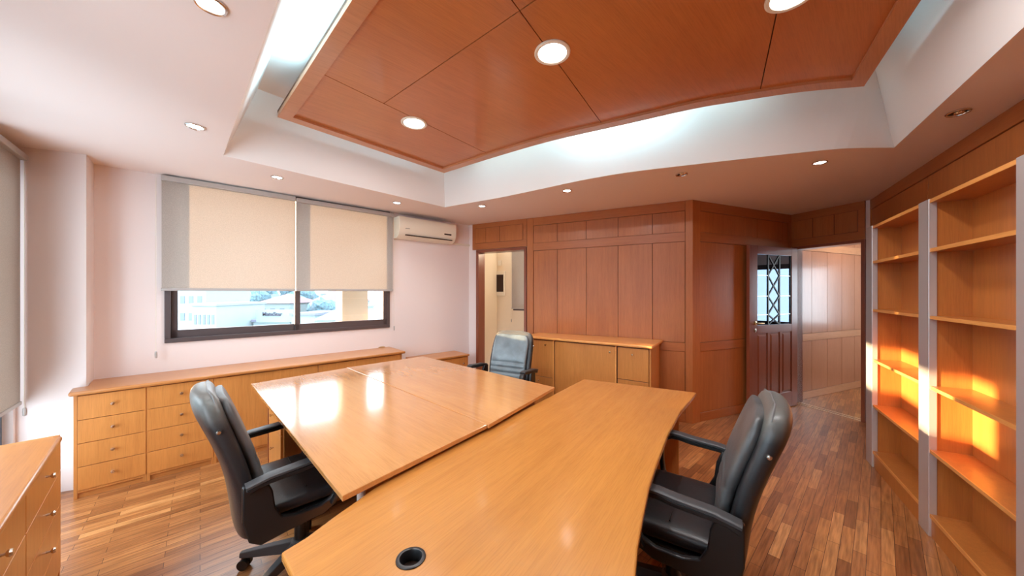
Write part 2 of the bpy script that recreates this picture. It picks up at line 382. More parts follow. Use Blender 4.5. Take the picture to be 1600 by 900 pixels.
def blind(ln, x0, x1, ztop, zbot, label, cord=None, cord_z=1.0, off=-.055, group=None):
    r = empty('roller_blind', (ln.at(x0, off).x, ln.at(x0, off).y, zbot), ln.ang); w = x1-x0; h = ztop-zbot
    B(.004,w-.004,-.001,.001,.02,h-.03).build('cloth', 'blind_cloth', r)
    B(0,w,-.008,.008,0,.026).build('bottom_bar', 'rail_grey', r, bevel=.003)
    MB().box(0,w,-.035,.045,h-.045,h).build('head_rail', 'rail_grey', r, bevel=.006)
    if cord is not None:
        c = MB().tube([(cord,-.012,h-.03),(cord,-.012,cord_z-zbot)], .0022, 6); co = c.build('cord', 'white_plastic', r)
        MB().lathe([(.003,0),(.008,.004),(.009,.03),(.008,.055),(.003,.06)], 10, o=(cord,-.012,cord_z-zbot-.06)).build('cord_weight', 'rail_grey', co, smooth=True)
    tag(r, label, 'window blind'); return r
bx0 = Wl.hit(251.5, 446, -.055)[0]; bxm = Wl.hit(462, 449, -.055)[0]; bx1 = Wl.hit(614, 451, -.055)[0]
bz = CH+(HY-448.5)*0.0+.018+.012
blind(Wl, bx0, bxm-.002, 2.545, 1.515, 'beige roller blind, longer of the pair over the wide window, nearest the pillar', cord=-.03, cord_z=.98)
b2 = blind(Wl, bxm+.002, bx1, 2.535, 1.515, 'beige roller blind over the wide window, next to the air conditioner', cord=bx1-bxm+.008, cord_z=1.06)
B(.001,.016,.010,.020,.0,.99).build('gap_strip', 'rail_grey', b2)  # added strip: darkens the gap between the blinds, stops sun leaking through
blind(Ll, lw1-.50, Ll.L-.045, 2.50, .69, 'long beige roller blind hanging almost to the drawer cabinet by the pillar', off=-.03, cord=.50+.022, cord_z=.66)

# --- panelled walls -------------------------------------------------
def panelling(parent, x0, x1, seams, rows, z1=HC, stile0=.085, stile1=.085, th=.012, mp='wall_veneer', mr='wall_rail_veneer'):
    """rows: list of (z0, z1) panel bands between rails; boards between seams, stiles at the ends"""
    zs = sorted(rows); rails = [(0, zs[0][0])]
    for a, b in zip(zs, zs[1:]): rails.append((a[1], b[0]))
    rails.append((zs[-1][1], z1))
    for a, b in rails: B(x0+stile0,x1-stile1,-th-.006,0,a+.002,b-.002).build('rail', mr, parent, bevel=.0015, seg=1)
    if stile0: B(x0,x0+stile0-.002,-th-.006,0,0,z1).build('stile', 'wall_veneer', parent, bevel=.0015, seg=1)
    if stile1: B(x1-stile1+.002,x1,-th-.006,0,0,z1).build('stile', 'wall_veneer', parent, bevel=.0015, seg=1)
    ss = [x0+stile0]+list(seams)+[x1-stile1]
    for (a, b) in zs:
        for p, q in zip(ss, ss[1:]):
            B(p+.0028,q-.0028,-th+.003,0,a+.0015,b-.0015).build('panel', mp, parent, bevel=.001, seg=1)
R1, R2, R3 = (.105, .815), (.92, 2.09), (2.20, 2.445)
# rear wall: white strip, doorway, long panelled part
dx0 = Pl.hit(745.5)[0]; dx1 = Pl.hit(823.5)[0]; dh = 2.145; hx0 = Pl.hit(739.5)[0]
wr = wall('wall_rear', Pl, .0, Pl.L, m='plaster', hole=(dx0, dx1, 0, dh), th=.14)
seams = [Pl.hit(x)[0] for x in (871.3, 916.4, 966, 1019.6)]
B(Pl.hit(824)[0],Pl.L-.003,-.004,0,0,HC).build('backing', 'groove', wr)
e = wr
panelling(wr, Pl.hit(824.3)[0], Pl.L+.010, seams, [R1, R2, R3], stile0=Pl.hit(834)[0]-Pl.hit(824.3)[0], stile1=Pl.L-Pl.hit(1069)[0])
# header over the doorway, standing proud
hb = Pl.hit(824)[0]-.002
B(hx0,hb,-.022,0,dh+.015,HC).build('header_board', 'wall_rail_veneer', wr, bevel=.002)
for a, b in ((hx0+.06, hx0+.245), (hx0+.25, hx0+.49), (hx0+.495, hb-.06)):
    B(a-.004,b+.004,-.0232,-.0215,dh+.111,HC-.071).build('groove', 'groove', wr); B(a,b,-.0275,-.02,dh+.115,HC-.075).build('header_panel', 'wall_veneer', wr, bevel=.0015)
# door lining
fr = MB(); fr.box(dx0-.002,dx0+.045,-.03,.15,0,dh).box(dx1-.035,dx1,-.03,.15,0,dh).box(dx0,dx1,-.03,.15,dh-.03,dh+.01)
d1 = fr.build('door_1', 'door_wood', loc=(Pl.A.x, Pl.A.y, 0), rz=Pl.ang, bevel=.002); tag(d1, kind='structure')
for z in (1.30, 1.05, .97):
    MB().box(dx1-.038,dx1-.034,.03,.055,z-.03,z+.03).build('strike_plate', 'brass', d1)
    MB().box(dx1-.0395,dx1-.0385,.037,.048,z-.018,z+.018).build('latch_hole', 'dark_gap', d1)
# --- angled wall, running on into the hall
hall_L = 4.3
wa = wall('wall_angled', Al, -.02, Al.L+hall_L, m='plaster', th=.14)
B(.0,Al.L+hall_L,-.004,0,0,HC).build('backing', 'groove', wa)
aseam = [Al.hit(1182)[0], Al.hit(1221)[0]]
panelling(wa, -.010, Al.L-.02, aseam, [R1, R2, R3], stile0=Al.hit(1093)[0], stile1=.08)
hs = [Al.hit(x)[0] for x in (1267, 1291.5, 1314, 1334, 1352)]; hs += [hs[-1]+.45*k for k in range(1, 5)]
hs = [h for h in hs if h < Al.L+hall_L-.1]
panelling(wa, Al.L+.12, Al.L+hall_L, hs, [R1, R2, R3], stile0=.0, stile1=0, mp='hall_veneer', mr='hall_rail_veneer')
# --- wall with the hall doorway
ox0 = Dl.hit(1243)[0]; ox1 = Dl.L-.03; oh = 2.115
ox0 = max(.03, ox0)
wdw = wall('wall_door', Dl, -.02, Dl.L+.25, m='plaster', hole=(ox0, ox1, 0, oh), th=.14)
B(0,Dl.L,-.022,0,oh,HC).build('header_board', 'wall_rail_veneer', wdw, bevel=.002)
q = (Dl.L-.13)/3
for k in range(3):
    a = .05+k*(q+.008)
    B(a-.003,a+q+.003,-.0232,-.0215,oh+.097,HC-.097).build('groove', 'groove', wdw); B(a,a+q,-.0275,-.02,oh+.10,HC-.10).build('header_panel', 'wall_veneer', wdw, bevel=.0015)
fr = MB(); fr.box(ox0-.03,ox0,-.02,.15,0,oh).box(ox1,ox1+.035,-.035,.15,0,oh).box(ox0-.03,ox1+.035,-.028,.15,oh-.035,oh)
d2 = fr.build('door_2', 'door_wood', loc=(Dl.A.x, Dl.A.y, 0), rz=Dl.ang, bevel=.002); tag(d2, kind='structure')
for y in (-.02, .055): B(ox0,ox1,y,y+.014,.0005,.006).build('threshold_strip', 'threshold', d2)
# --- bookcase wall (above and beside the bookcase)
wb = wall('wall_right', Bl, -.0, Bl.L+.1, m='plaster', th=.16, z1=3.3)
B(0,Bl.L-.05,-.004,0,0,HC).build('backing', 'groove', wb)
bs = [Bl.hit(1452)[0]+.0, Bl.hit(1600)[0]+.15]; bs = [s for s in bs if 0 < s < Bl.L]+[Bl.hit(1600)[0]+1.1]
panelling(wb, .0, Bl.L-.05, bs, [(.105, 2.445)], stile0=.05, stile1=.05)

# --- hall beyond, room behind the rear wall
HF = Line((7.0, 8.0), (7.0, .4))
wall('wall_hall', HF, 0, 7.2, hole=(2.9, 4.9, .75, 2.1), th=.15, m='plaster')
window('window_3', HF, 2.9, 4.9, .75, 2.1, 'alu_dark')
hr = Line((7.2, 1.6), (3.2, 1.6)); wall('wall_hall_side', hr, 0, 4.6, th=.1)
bk = Line(Vector((-.29, 6.6)), Vector((-.29, 6.6))+Pl.u)
wall('wall_back_room', bk, 0, 3.3, m='plaster_cream', hole=(bk.hit(800.5)[0]+.02, bk.hit(800.5)[0]+1.0, 1.16, 2.4))
sx = Line(Pl.at(.02, .12), bk.A); wall('wall_back_side', sx, 0, sx.L+.1, m='plaster_cream', th=.1)
wall('wall_back_end', Line(bk.at(3.3), Al.at(.62, .17)), 0, (bk.at(3.3)-Al.at(.62, .17)).length, m='plaster_cream', th=.1)
bxx = bk.hit(800.5)[0]
window('window_4', bk, bxx+.02, bxx+1.0, 1.16, 2.4, 'alu_dark', sashes=1)
blind(bk, bxx, bxx+1.02, 2.5, 1.19, 'pale roller blind seen through the doorway of the next room', off=-.03, cord=.0, cord_z=1.0)

# ================================================================ CEILING RAFT AND LAMPS
ZR = 2.825
raft_curve = [(694,270.4),(725,260.3),(760,249),(805,236),(855,222),(914,207.5),(975,195),(1050,175.5+4),(1080,170),(1150,159),(1250,144),(1350,135)]
raft_curve = [(694,270.4),(760,249.6),(855,222),(975,195),(1080,171),(1150,159),(1250,144),(1350,135)]
rc = onzp(raft_curve, ZR); rl = onz(433.5, 183, ZR)
rb = cross(Line(rl, onz(550, .5, ZR)), Line(rc[-1], onz(1439, .5, ZR)))
rk = rc; rc = smooth_curve(rc, 4); rp = rc+[rb, rl]
SGN = 1 if area(rp) > 0 else -1
rik = inset(rk+[rb, rl], .085); rin = smooth_curve(rik[:-2], 4)+rik[-2:]
raft = empty('ceiling_raft', (rp[0].x, rp[0].y, ZR), Wl.ang)
R_ = Matrix.Rotation(-Wl.ang, 2)
def loc2(p): return R_ @ (p-rp[0])
rpL = [loc2(p) for p in rp]; riL = [loc2(p) for p in rin]; nr = len(rpL)
fm = MB(); SGN = 1 if area(rp) > 0 else -1
fm.add([(p.x,p.y,0) for p in rpL]+[(p.x,p.y,0) for p in riL]+[(p.x,p.y,.05) for p in rpL]+[(p.x,p.y,.018) for p in riL],
       [f for i in range(nr) for j in [(i+1)%nr] for f in ((i,j,nr+j,nr+i),(i,j,2*nr+j,2*nr+i),(nr+i,nr+j,3*nr+j,3*nr+i))])
fm.build('raft_frame', 'raft_frame_veneer', raft)
tp = MB().prism([tuple(p) for p in rpL], .03, .05); tp.build('raft_board', 'groove', raft)
def clip(poly, a, d, keep):              # keep the side of a line through a with direction d
    out = []; n = len(poly)
    s = lambda p: (d.x*(p.y-a.y)-d.y*(p.x-a.x))*keep
    for i in range(n):
        p, q = poly[i], poly[(i+1)%n]; sp, sq = s(p), s(q)
        if sp >= 0: out.append(p)
        if sp*sq < 0: out.append(p+(q-p)*(sp/(sp-sq)))
    return out
def pl_(x, y): return loc2(onz(x, y, ZR+.02))
s1 = (pl_(500,113), pl_(760,239)); s2 = (pl_(603,159), pl_(835,.5)); s3 = (pl_(811,15), pl_(937,188)); s4 = (pl_(1216,8), pl_(1189,135))
base = [Vector((p.x, p.y)) for p in riL]
def halves(polys, seg, which):
    res = []
    a, d = seg[0], (seg[1]-seg[0]).normalized(); nn = Vector((-d.y, d.x))*.0028
    for k, p in enumerate(polys):
        if k not in which: res.append(p); continue
        for kk, off in ((1, nn), (-1, -nn)):
            c = clip(p, a+off, d, kk)
            if len(c) > 2 and abs(area(c)) > .004: res.append(c)
    return res
ps = halves([base], s1, {0})
ref = lambda p, q: (sum(p, Vector((0,0)))/len(p)-q).length
# the strip next to the window stays whole; the rest is cut lengthwise, then across
ps.sort(key=lambda p: abs(area(p))); small, big = ps[0], ps[1:]
big = halves(big, s2, set(range(len(big))))
big = halves(big, s3, set(range(len(big))))
big = halves(big, s4, set(range(len(big))))
for p in [small]+big:
    MB().prism([tuple(q) for q in p], .018, .028).build('raft_panel', 'raft_veneer', raft)
# hangers that carry the raft from the recess top
cen = sum(rp, Vector((0, 0)))/len(rp)
for p in (rp[0], rk[5], rb, rl):
    q = loc2(p+(cen-p)*.3); MB().tube([(q.x,q.y,.05),(q.x,q.y,ZT-ZR)], .012, 8).build('hanger', 'steel', raft)
tag(raft, 'large dark reddish wooden ceiling raft hanging in the recess', 'ceiling panel')
# fluorescent tubes lying on the raft's edge
def tube_lamp(a, b, label, power):
    d = b-a; L = d.length; r = empty('fluorescent_lamp', (a.x, a.y, ZR+.05), atan2(d.y, d.x))
    B(0,L,-.02,.02,0,.012).build('lamp_body', 'white_plastic', r, bevel=.003)
    MB().lathe([(.013,.012),(.013,L-.012)], 12, 'x', (0,0,.028)).build('lamp_tube', 'tube_light', r, smooth=True)
    for x in (0, L-.014): B(x,x+.014,-.016,.016,.010,.044).build('lamp_holder', 'white_plastic', r)
    ld = bpy.data.lights.new('tube_glow', 'AREA'); ld.shape = 'RECTANGLE'; ld.size = L*.98; ld.size_y = .03; ld.energy = power*L*W_TUBE; ld.color = (.50, .86, 1.0)
    lo = bpy.data.objects.new('tube_glow', ld); C.objects.link(lo); lo.parent = r; lo.location = (L/2, 0, .046)
    out_ = Matrix.Rotation(-r.rotation_euler.z, 2) @ ((a+b)/2-cen)
    lo.rotation_euler = (pi/2+.2 if out_.y > 0 else -pi/2-.2, 0, 0)
    tag(r, label, 'ceiling lamp')
def inward(p, d): 
    v = (cen-p).normalized(); return p+v*d
pts_ = [inward(p, .10) for p in rk]
tube_lamp(pts_[0]+(pts_[1]-pts_[0])*.25, pts_[2], 'glowing tube lamp on the raft edge, nearest the air conditioner corner', 6)
tube_lamp(pts_[2]+(pts_[3]-pts_[2])*.05, pts_[4], 'glowing tube lamp on the curved raft edge, above the long panelled wall', 6)
tube_lamp(pts_[4]+(pts_[5]-pts_[4])*.1, pts_[6], 'glowing tube lamp on the curved raft edge, toward the glazed door', 6)
lv = (rb-rl).normalized(); ln_ = Vector((-lv.y, lv.x)); 
if (cen-rl).dot(ln_) < 0: ln_ = -ln_
for k, (a, b, t) in enumerate(((.42, 1.62, 'bright tube lamp on the straight raft edge, by the brightest corner of the recess'), (1.72, 2.92, 'bright tube lamp on the straight raft edge, farther from the window wall'))):
    tube_lamp(rl+lv*a+ln_*.06, rl+lv*b+ln_*.06, t, 11)

def spot(px, py, z, rad, lit, label, cool=False, power=None, size=None, big=False, group=None):
    p = onz(px, py, z)
    r = empty('recessed_downlight' if big else 'recessed_spotlight', (p.x, p.y, z))
    MB().lathe([(rad,0),(rad,-.006),(rad*.93,-.010),(rad*.80,-.008),(rad*.76,-.002)], 32).build('trim_ring', 'chrome' if not big else 'white_plastic', r, smooth=True)
    if lit:
        m = 'lamp_big' if big else ('lamp_cool' if cool else 'lamp_white')
        MB().lathe([(.001,-.006),(rad*(.78 if big else .6),-.005),(rad*.80,-.002)], 32, caps=False).build('lamp_glass', m, r, smooth=True)
        ld = bpy.data.lights.new('glow', 'AREA' if big else 'SPOT'); ld.energy = power
        ld.color = (.86, .94, 1) if cool else ((1, .95, .92) if not big else (1, .97, .96))
        if big: ld.shape = 'DISK'; ld.size = rad*1.6
        else: ld.spot_size = radians(118); ld.spot_blend = 1; ld.shadow_soft_size = rad*.7
        lo = bpy.data.objects.new('glow', ld); C.objects.link(lo); lo.parent = r; lo.location = (0, 0, -.02)
    else:
        MB().lathe([(.001,-.0035),(rad*.76,-.003)], 24, caps=False).build('lamp_recess', 'dark_gap', r)
        MB().lathe([(.001,-.012),(rad*.36,-.011),(rad*.45,-.004)], 20, o=(rad*.12,0,0), caps=False).build('lamp_glass', 'chrome', r, smooth=True)
    tag(r, label, 'ceiling lamp', group); return r
for x, y, lit, cool, lab in [
    (329, 6, 1, 0, 'lit recessed spotlight in the white ceiling strip, closest to the camera'),
    (305, 197, 1, 0, 'lit recessed spotlight in the ceiling above the near drawer cabinet'),
    (433, 276.5, 1, 1, 'bluish lit recessed spotlight above the joint of the two blinds'),
    (620, 316.5, 1, 1, 'bluish lit recessed spotlight above the air conditioner end of the blinds'),
    (753, 321.5, 1, 0, 'small lit recessed spotlight in front of the white doorway'),
    (886, 297.5, 1, 0, 'lit recessed spotlight over the credenza, between the doorway and the dark one'),
    (1065, 272, 0, 0, 'unlit recessed spotlight near the outer corner of the panelled wall'),
    (1281, 253.5, 1, 0, 'lit recessed spotlight in front of the glazed door'),
    (1497, 175, 0, 0, 'unlit recessed spotlight in the ceiling before the bookcase')]:
    spot(x, y, HC, .050, lit, lab, cool, power=W_SPOT)
for x, y, lab in [(863, 82, 'large bright round downlight in the middle of the wooden raft'),
                  (647, 192, 'large bright round downlight at the window end of the wooden raft'),
                  (1237, -9, 'large bright round downlight at the bookcase end of the wooden raft')]:
    spot(x, y, ZR+.017, .100, 1, lab, power=W_DOWN, big=True)
# unseen lamps added to light the hall and the back room
def fill_dome(x, y, label, power, col=(1, .93, .85)):
    r = empty('fill_lamp', (x, y, HC))
    MB().lathe([(.15,0),(.15,-.02),(.13,-.05),(.08,-.075),(.001,-.085)], 32).build('lamp_shade', 'lamp_white', r, smooth=True)
    ld = bpy.data.lights.new('glow', 'POINT'); ld.energy = power; ld.color = col; ld.shadow_soft_size = .12
    lo = bpy.data.objects.new('glow', ld); C.objects.link(lo); lo.parent = r; lo.location = (0, 0, -.22)
    tag(r, label, 'ceiling lamp')
fill_dome(.95, 5.9, 'unseen round lamp added to light the cream back room', 55, (1, .82, .6))
fill_dome(5.2, 4.3, 'unseen round lamp added to light the panelled hall beyond the door', 20)

# ================================================================ CABINETS
def knob(parent, x, y, z, m='nickel'):
    MB().lathe([(.005,0),(.0045,.012),(.0105,.016),(.0125,.021),(.010,.027),(.001,.028)], 14, 'y', (x,y,z)).build('knob', m, parent, smooth=True)
def cabinet(name, label, ln, x0, x1, depth, z1, cols, plinth=.058, side=.018, kn='nickel', m='beech_side', front='beech_up', z0=0, cat='cabinet', back=0):
    """front on the line ln, room side towards -y. cols: [(xa, xb, [(za, zb, kind, knobx, knobz)])]"""
    p = ln.at(x0); r = empty(name, (p.x, p.y, 0), ln.ang); w = x1-x0
    c = MB().box(0,side,0,depth,z0,z1).box(w-side,w,0,depth,z0,z1).box(side,w-side,.002,depth,plinth-.018+z0,plinth+z0).box(side,w-side,depth-.008,depth,plinth+z0,z1)
    c.box(side,w-side,.02,depth,z1-.016,z1)
    for a, b, _ in cols[:-1]: c.box(b-x0-.009,b-x0+.009,.004,depth-.01,plinth,z1-.016)
    c.build('carcass', m, r, bevel=.001, seg=1)
    B(side,w-side,.012,.028,z0,plinth-.018+z0).build('plinth', 'beech_along', r)
    B(side,w-side,.012,.016,plinth,z1-.004).build('shadow_gap', 'groove', r)
    for a, b, fs in cols:
        for za, zb, kind, kx, kz in fs:
            f = B(a-x0+.0018,b-x0-.0018,-.004,.012,za+.0018,zb-.0018).build(kind, front, r, bevel=.0012, seg=1)
            if kx is not None: knob(f, (a+(b-a)*kx)-x0, -.004, kz, kn)
    tag(r, label, cat); return r
def worktop(ln, x0, x1, y0, y1, z, th, label, m='beech_along', poly=None):
    p = ln.at(x0); r = empty('worktop', (p.x, p.y, z-th), ln.ang)
    mb = MB().box(0,x1-x0,y0,y1,0,th) if poly is None else MB().prism(poly, 0, th)
    o = mb.build('worktop', m, bevel=min(.012, th*.42), seg=4, smooth=True); 
    o.location = r.location; o.rotation_euler = r.rotation_euler; bpy.data.objects.remove(r)
    tag(o, label, 'worktop'); return o
# window counter
WT = .783; A0 = onz(106, 614.5, WT); A1 = onz(634, 548.5, WT)
Cl = Line(A0, A1)
Fl = Line(Cl.at(0, .03), Cl.at(Cl.L, .03))      # cabinet fronts
depth = (Wl.A-Fl.A).dot(Wl.n)-.012
x_a = Fl.hit(114.5)[0]; x_b = Fl.hit(229)[0]; x_c = Fl.hit(334)[0]; x_d = Fl.hit(497)[0]; x_e = Fl.hit(628)[0]
dz = [.058, .2285, .399, .5695, .7475]
def drawers(a, b): return [(a, b, [(dz[k], dz[k+1], 'drawer', .5, (dz[k]+dz[k+1])/2+.005) for k in range(4)])]
cabinet('drawer_cabinet', 'low beech cabinet with four drawers, end of the window counter by the pillar', Fl, x_a, x_b, max(.25, (P1-Fl.A).dot(Fl.n)-.03), WT-.032, drawers(x_a+.018, x_b-.002))
cabinet('drawer_cabinet', 'low beech cabinet with four drawers behind the backrest of the near chair', Fl, x_b+.001, x_c, depth, WT-.032, drawers(x_b+.003, x_c-.002))
cabinet('cupboard', 'low beech cupboard with plain door under the window, next to the four-drawer units', Fl, x_c+.001, x_d, depth, WT-.032, [(x_c+.003, x_d-.002, [(dz[0], dz[4], 'door', None, 0)])])
cabinet('cupboard', 'low beech cupboard at the air conditioner end of the window counter', Fl, x_d+.001, x_e, depth, WT-.032, [(x_d+.003, x_e-.02, [(dz[0], dz[4], 'door', None, 0)])])
pe = Wl.at(0)-A0; ly = pe.dot(Cl.n)-.004; nb = (P1-A0)
lx0 = (P1-A0).dot(Cl.u); lyp = (P1-A0).dot(Cl.n)
wp = [(0,0), (Cl.L,0), (Cl.L, ly), ((W0-A0).dot(Cl.u)+.006, ly), (lx0+.008, lyp-.006), (-.015, lyp-.02)]
worktop(Cl, 0, Cl.L, 0, 0, WT, .030, 'long beech worktop running under the wide window', poly=wp)
# small pale object on the counter
q = onz(597, 541.5, WT); so = MB().lathe([(.001,0),(.055,0),(.062,.006),(.045,.016),(.02,.02),(.001,.021)], 24).build('soap_dish', 'brass', loc=(q.x, q.y-.05, WT), smooth=True)
tag(so, 'small pale oval dish on the far end of the window counter', 'dish')
# left cabinet along the left wall
K0 = onz(98, 679.5, WT); K1 = onz(0, 827, WT)
Kl = Line(K0+(K1-K0).normalized()*2.3, K0)
Kf = Line(Kl.at(0, .025), Kl.at(Kl.L, .025))
kd = (P0-Kf.A).dot(Kl.n); kd = min(kd, .42)
ka = Kf.hit(94)[0]; kb = Kf.hit(38)[0]
def drs(a, b): return [(a, b, [(dz[k], dz[k+1], 'drawer', .5, (dz[k]+dz[k+1])/2) for k in range(4)])]
for a, b, lab in ((kb, ka, 'beech drawer cabinet of the near low counter, far end, beside the pillar'), (kb-.66, kb-.001, 'beech drawer cabinet of the near low counter, next one along from its end unit')):
    cabinet('drawer_cabinet', lab, Kf, a, b, kd, WT-.032, drs(a+(.002 if a < kb else .003), b-(.018 if b == ka else .002)))
worktop(Kl, Kf.hit(38)[0]-.68, Kl.L, 0, kd+.02, WT, .030, 'short beech worktop over the near drawer cabinets, along the wall with the long blind')
# small cabinet beyond the tables
sz = .62; S0 = onz(674, 560, sz); S1 = onz(730, 572, sz)
S0, S1 = Wl.at(Wl.L-1.05, -.40), Wl.at(Wl.L-.30, -.40)
Sl = Line(S0, S1)
sc_ = cabinet('side_cabinet', 'small low wooden cabinet in the corner under the air conditioner', Sl, 0, Sl.L, .38, sz-.025, [(.018, Sl.L-.018, [(.06, sz-.03, 'door', .9, .5)])])
B(-.015,Sl.L+.015,-.02,.38,sz-.025,sz).build('top_board', 'beech_along', sc_, bevel=.006)
# credenza before the panelled wall
ZC = .94; G0 = onz(837, 526, ZC); G1 = onz(1019.5, 541.3, ZC)
Gd = (G0-G1).normalized(); G0 = G1+Gd*( (G0-G1).length+.19); Gl = Line(G0, G1)
Gf = Line(Gl.at(.02, .03), Gl.at(Gl.L-.02, .03))
gw = Gf.L; h = lambda px: Gf.hit(px)[0]
gc = [(.018, h(864), []), (h(866.5), h(961), []), (h(965), gw-.02, [])]
gc = [(.02, h(864), [(.44, .90, 'door', .75, .845), (.085, .437, 'drawer', .5, .39)]),
      (h(867), h(961), [(.085, .90, 'door', .93, .835)]),
      (h(965), gw-.022, [(.55, .90, 'door', .5, .83), (.32, .547, 'drawer', .5, .50), (.085, .317, 'drawer', .5, .2)])]
cr_ = cabinet('credenza', 'beech credenza with doors and knobs standing before the panelled wall', Gf, 0, gw, .44, ZC-.03, gc, plinth=.085, kn='brass')
pl2 = [(-.02,-.03), (gw+.02,-.03), (gw+.02+.02,.47), (-.02,.47)]
qa = (Pl.A-Gf.A).dot(Gf.n)
def bary(x): # distance from Gf to the rear wall at x, minus clearance
    p = Gf.at(x); return (Pl.A-p).dot(Pl.n)/Gf.n.dot(Pl.n)-.024
for xx in (h(864)+.001, h(961)+.001): B(xx,xx+.016,-.010,.012,.085,.905).build('divider', 'beech_edge', cr_, bevel=.001)
pl2 = [(-.02,-.03), (gw+.02,-.03), (gw+.02, bary(gw+.02)), (-.02, bary(-.02))]
MB().prism(pl2, ZC-.03, ZC).build('top_board', 'beech_edge', cr_, bevel=.010, seg=3, smooth=True)

# ================================================================ BOOKCASE
Ql = Line(Bn*1.035+Bu*((-3.13)*.5402*0), Bn*1.035+Bu)   # front plane
def qs(px): return Ql.hit(px)[0]
u1 = (qs(1354.5), qs(1363.8)); u2 = (qs(1437), qs(1453)); u3 = (qs(1590.5), qs(1590.5)+.068)
o0 = Ql.at(u1[0]); bc = empty('bookcase', (o0.x, o0.y, 0), Ql.ang)
def lx(s): return s-u1[0]
sk = math.tan(radians(3.5)); BD = .172   # sides run back askew, as the shelves do
for a, b in (u1, u2, u3):
    B(lx(a),lx(b),-.006,.030,0,2.075).build('steel_upright', 'steel', bc, bevel=.003)
def slant(x0, x1, y0, y1, z0, z1):
    return MB().prism([(x0-sk*y0,y0),(x1-sk*y0,y0),(x1-sk*y1,y1),(x0-sk*y1,y1)], z0, z1)
sk = -sk*-1
bays = [(lx(u1[1])-.004, lx(u2[0])+.004), (lx(u2[1])-.004, lx(u3[0])+.004)]
tops = [(.14, .022), (.536, .02), (.927, .02), (1.357, .02), (1.770, .022), (2.072, .022)]
for a, b in bays:
    slant(a-.016, a, 0, BD, 0, 2.05).build('side_panel', 'book_veneer', bc)
    slant(b, b+.016, 0, BD, 0, 2.05).build('side_panel', 'book_veneer', bc)
    MB().box(a-sk*BD,b-sk*BD,BD,BD+.01,.05,2.06).build('back_panel', 'book_veneer', bc)
    for z, t in tops:
        s = slant(a, b, .004, BD, z-t, z).build('shelf', 'book_veneer', bc)
        B(a,b,-.001,.004,z-t,z).build('shelf_edge', 'beech_edge', s)
    B(a,b,.006,.02,0,tops[0][0]-tops[0][1]).build('plinth', 'book_veneer', bc)
tag(bc, 'tall open beech bookcase with steel uprights along the panelled wall', 'bookcase')

# ================================================================ HALF-GLAZED DOOR
H0 = onz(1243.5, 633, 0); H1 = onz(1168.5, 647.5, 0)
H0 = Vector((H0.x, H0.y)); Hl = Line(H1, H0); DW = Hl.L; DH = 2.085
dr = empty('glazed_door', (H1.x, H1.y, 0), Hl.ang)
gx0, gx1 = Hl.hit(1181)[0], Hl.hit(1234.5)[0]; gz0, gz1 = 1.09, 1.98
t = .02
f = MB().box(0,gx0,-t,t,.008,DH).box(gx1,DW,-t,t,.008,DH); f.build('door_stile', 'door_wood', dr, bevel=.003)
B(gx0,gx1,-t,t,gz1,DH).build('top_rail', 'door_wood_across', dr, bevel=.003)
B(gx0,gx1,-t,t,gz0-.10,gz0).build('lock_rail', 'door_wood_across', dr, bevel=.003)
B(gx0,gx1,-t,t,.008,.20).build('bottom_rail', 'door_wood_across', dr, bevel=.003)
w3 = (gx1-gx0-.09)/3
for k in range(3):
    a = gx0+k*(w3+.045)
    if k: B(a-.045,a,-t,t,.20,gz0-.10).build('mullion', 'door_wood', dr, bevel=.003)
    B(a,a+w3,-.008,.008,.20,gz0-.10).build('door_panel', 'door_wood', dr)
    rp_ = [(a+.012,.215),(a+w3-.012,.215),(a+w3-.012,gz0-.115),(a+.012,gz0-.115)]; ri_ = [(a+.03,.235),(a+w3-.03,.235),(a+w3-.03,gz0-.135),(a+.03,gz0-.135)]
    MB().loft([[(x,-.008,z) for x, z in rp_], [(x,-.019,z) for x, z in ri_]]).build('raised_panel', 'door_wood', dr)
B(gx0-.004,gx1+.004,-.003,.003,gz0-.004,gz1+.004).build('door_pane', 'door_glass', dr)
g = MB(); gw_ = gx1-gx0; xa, xb = gx0+gw_*.33, gx0+gw_*.66; yg = -.008
for x in (xa, xb): g.box(x-.009,x+.009,yg-.004,yg+.002,gz0,gz1)
g.box(gx1-.014,gx1,yg-.004,yg+.002,gz0,gz1)
cell = [gz1, gz1-.265, gz1-.525, gz1-.76, gz0+.0]
g2 = MB()
for zc in cell[1:-1]: g2.box(gx0,xa,yg-.003,yg+.002,zc-.003,zc+.003).box(xb,gx1,yg-.003,yg+.002,zc-.003,zc+.003)
for a, b in zip(cell, cell[1:]):
    for p, q2 in (((xa,a),(xb,b)), ((xb,a),(xa,b))):
        d = Vector((q2[0]-p[0], q2[1]-p[1])).normalized(); nn = Vector((-d.y, d.x))*.007
        g.add([(p[0]+s*nn.x, yy, p[1]+s*nn.y) for yy in (yg-.003, yg+.002) for s in (1, -1)]+[(q2[0]+s*nn.x, yy, q2[1]+s*nn.y) for yy in (yg-.003, yg+.002) for s in (1, -1)],
              [(0,1,3,2),(4,6,7,5),(0,2,6,4),(1,5,7,3),(0,4,5,1),(2,3,7,6)])
g.build('lattice', 'black_plastic', dr); g2.build('glazing_bar', 'nickel', dr)
hx = Hl.hit(1177)[0]
ho = MB().lathe([(.026,0),(.026,.008),(.010,.010),(.010,.045)], 20, 'y', (hx,-t,1.12)).build('door_handle', 'brass', dr, smooth=True)
MB().tube([(hx,-t-.042,1.12),(hx+.03,-t-.046,1.12),(hx+.10,-t-.044,1.118)], .009, 10).build('lever', 'brass', ho, smooth=True)
MB().lathe([(.024,0),(.024,.006),(.008,.007),(.008,.012)], 20, 'y', (hx,-t,1.03)).build('lock_plate', 'nickel', dr, smooth=True)
tag(dr, 'reddish wooden door with latticed dark glass, standing open against the panelling', 'door')

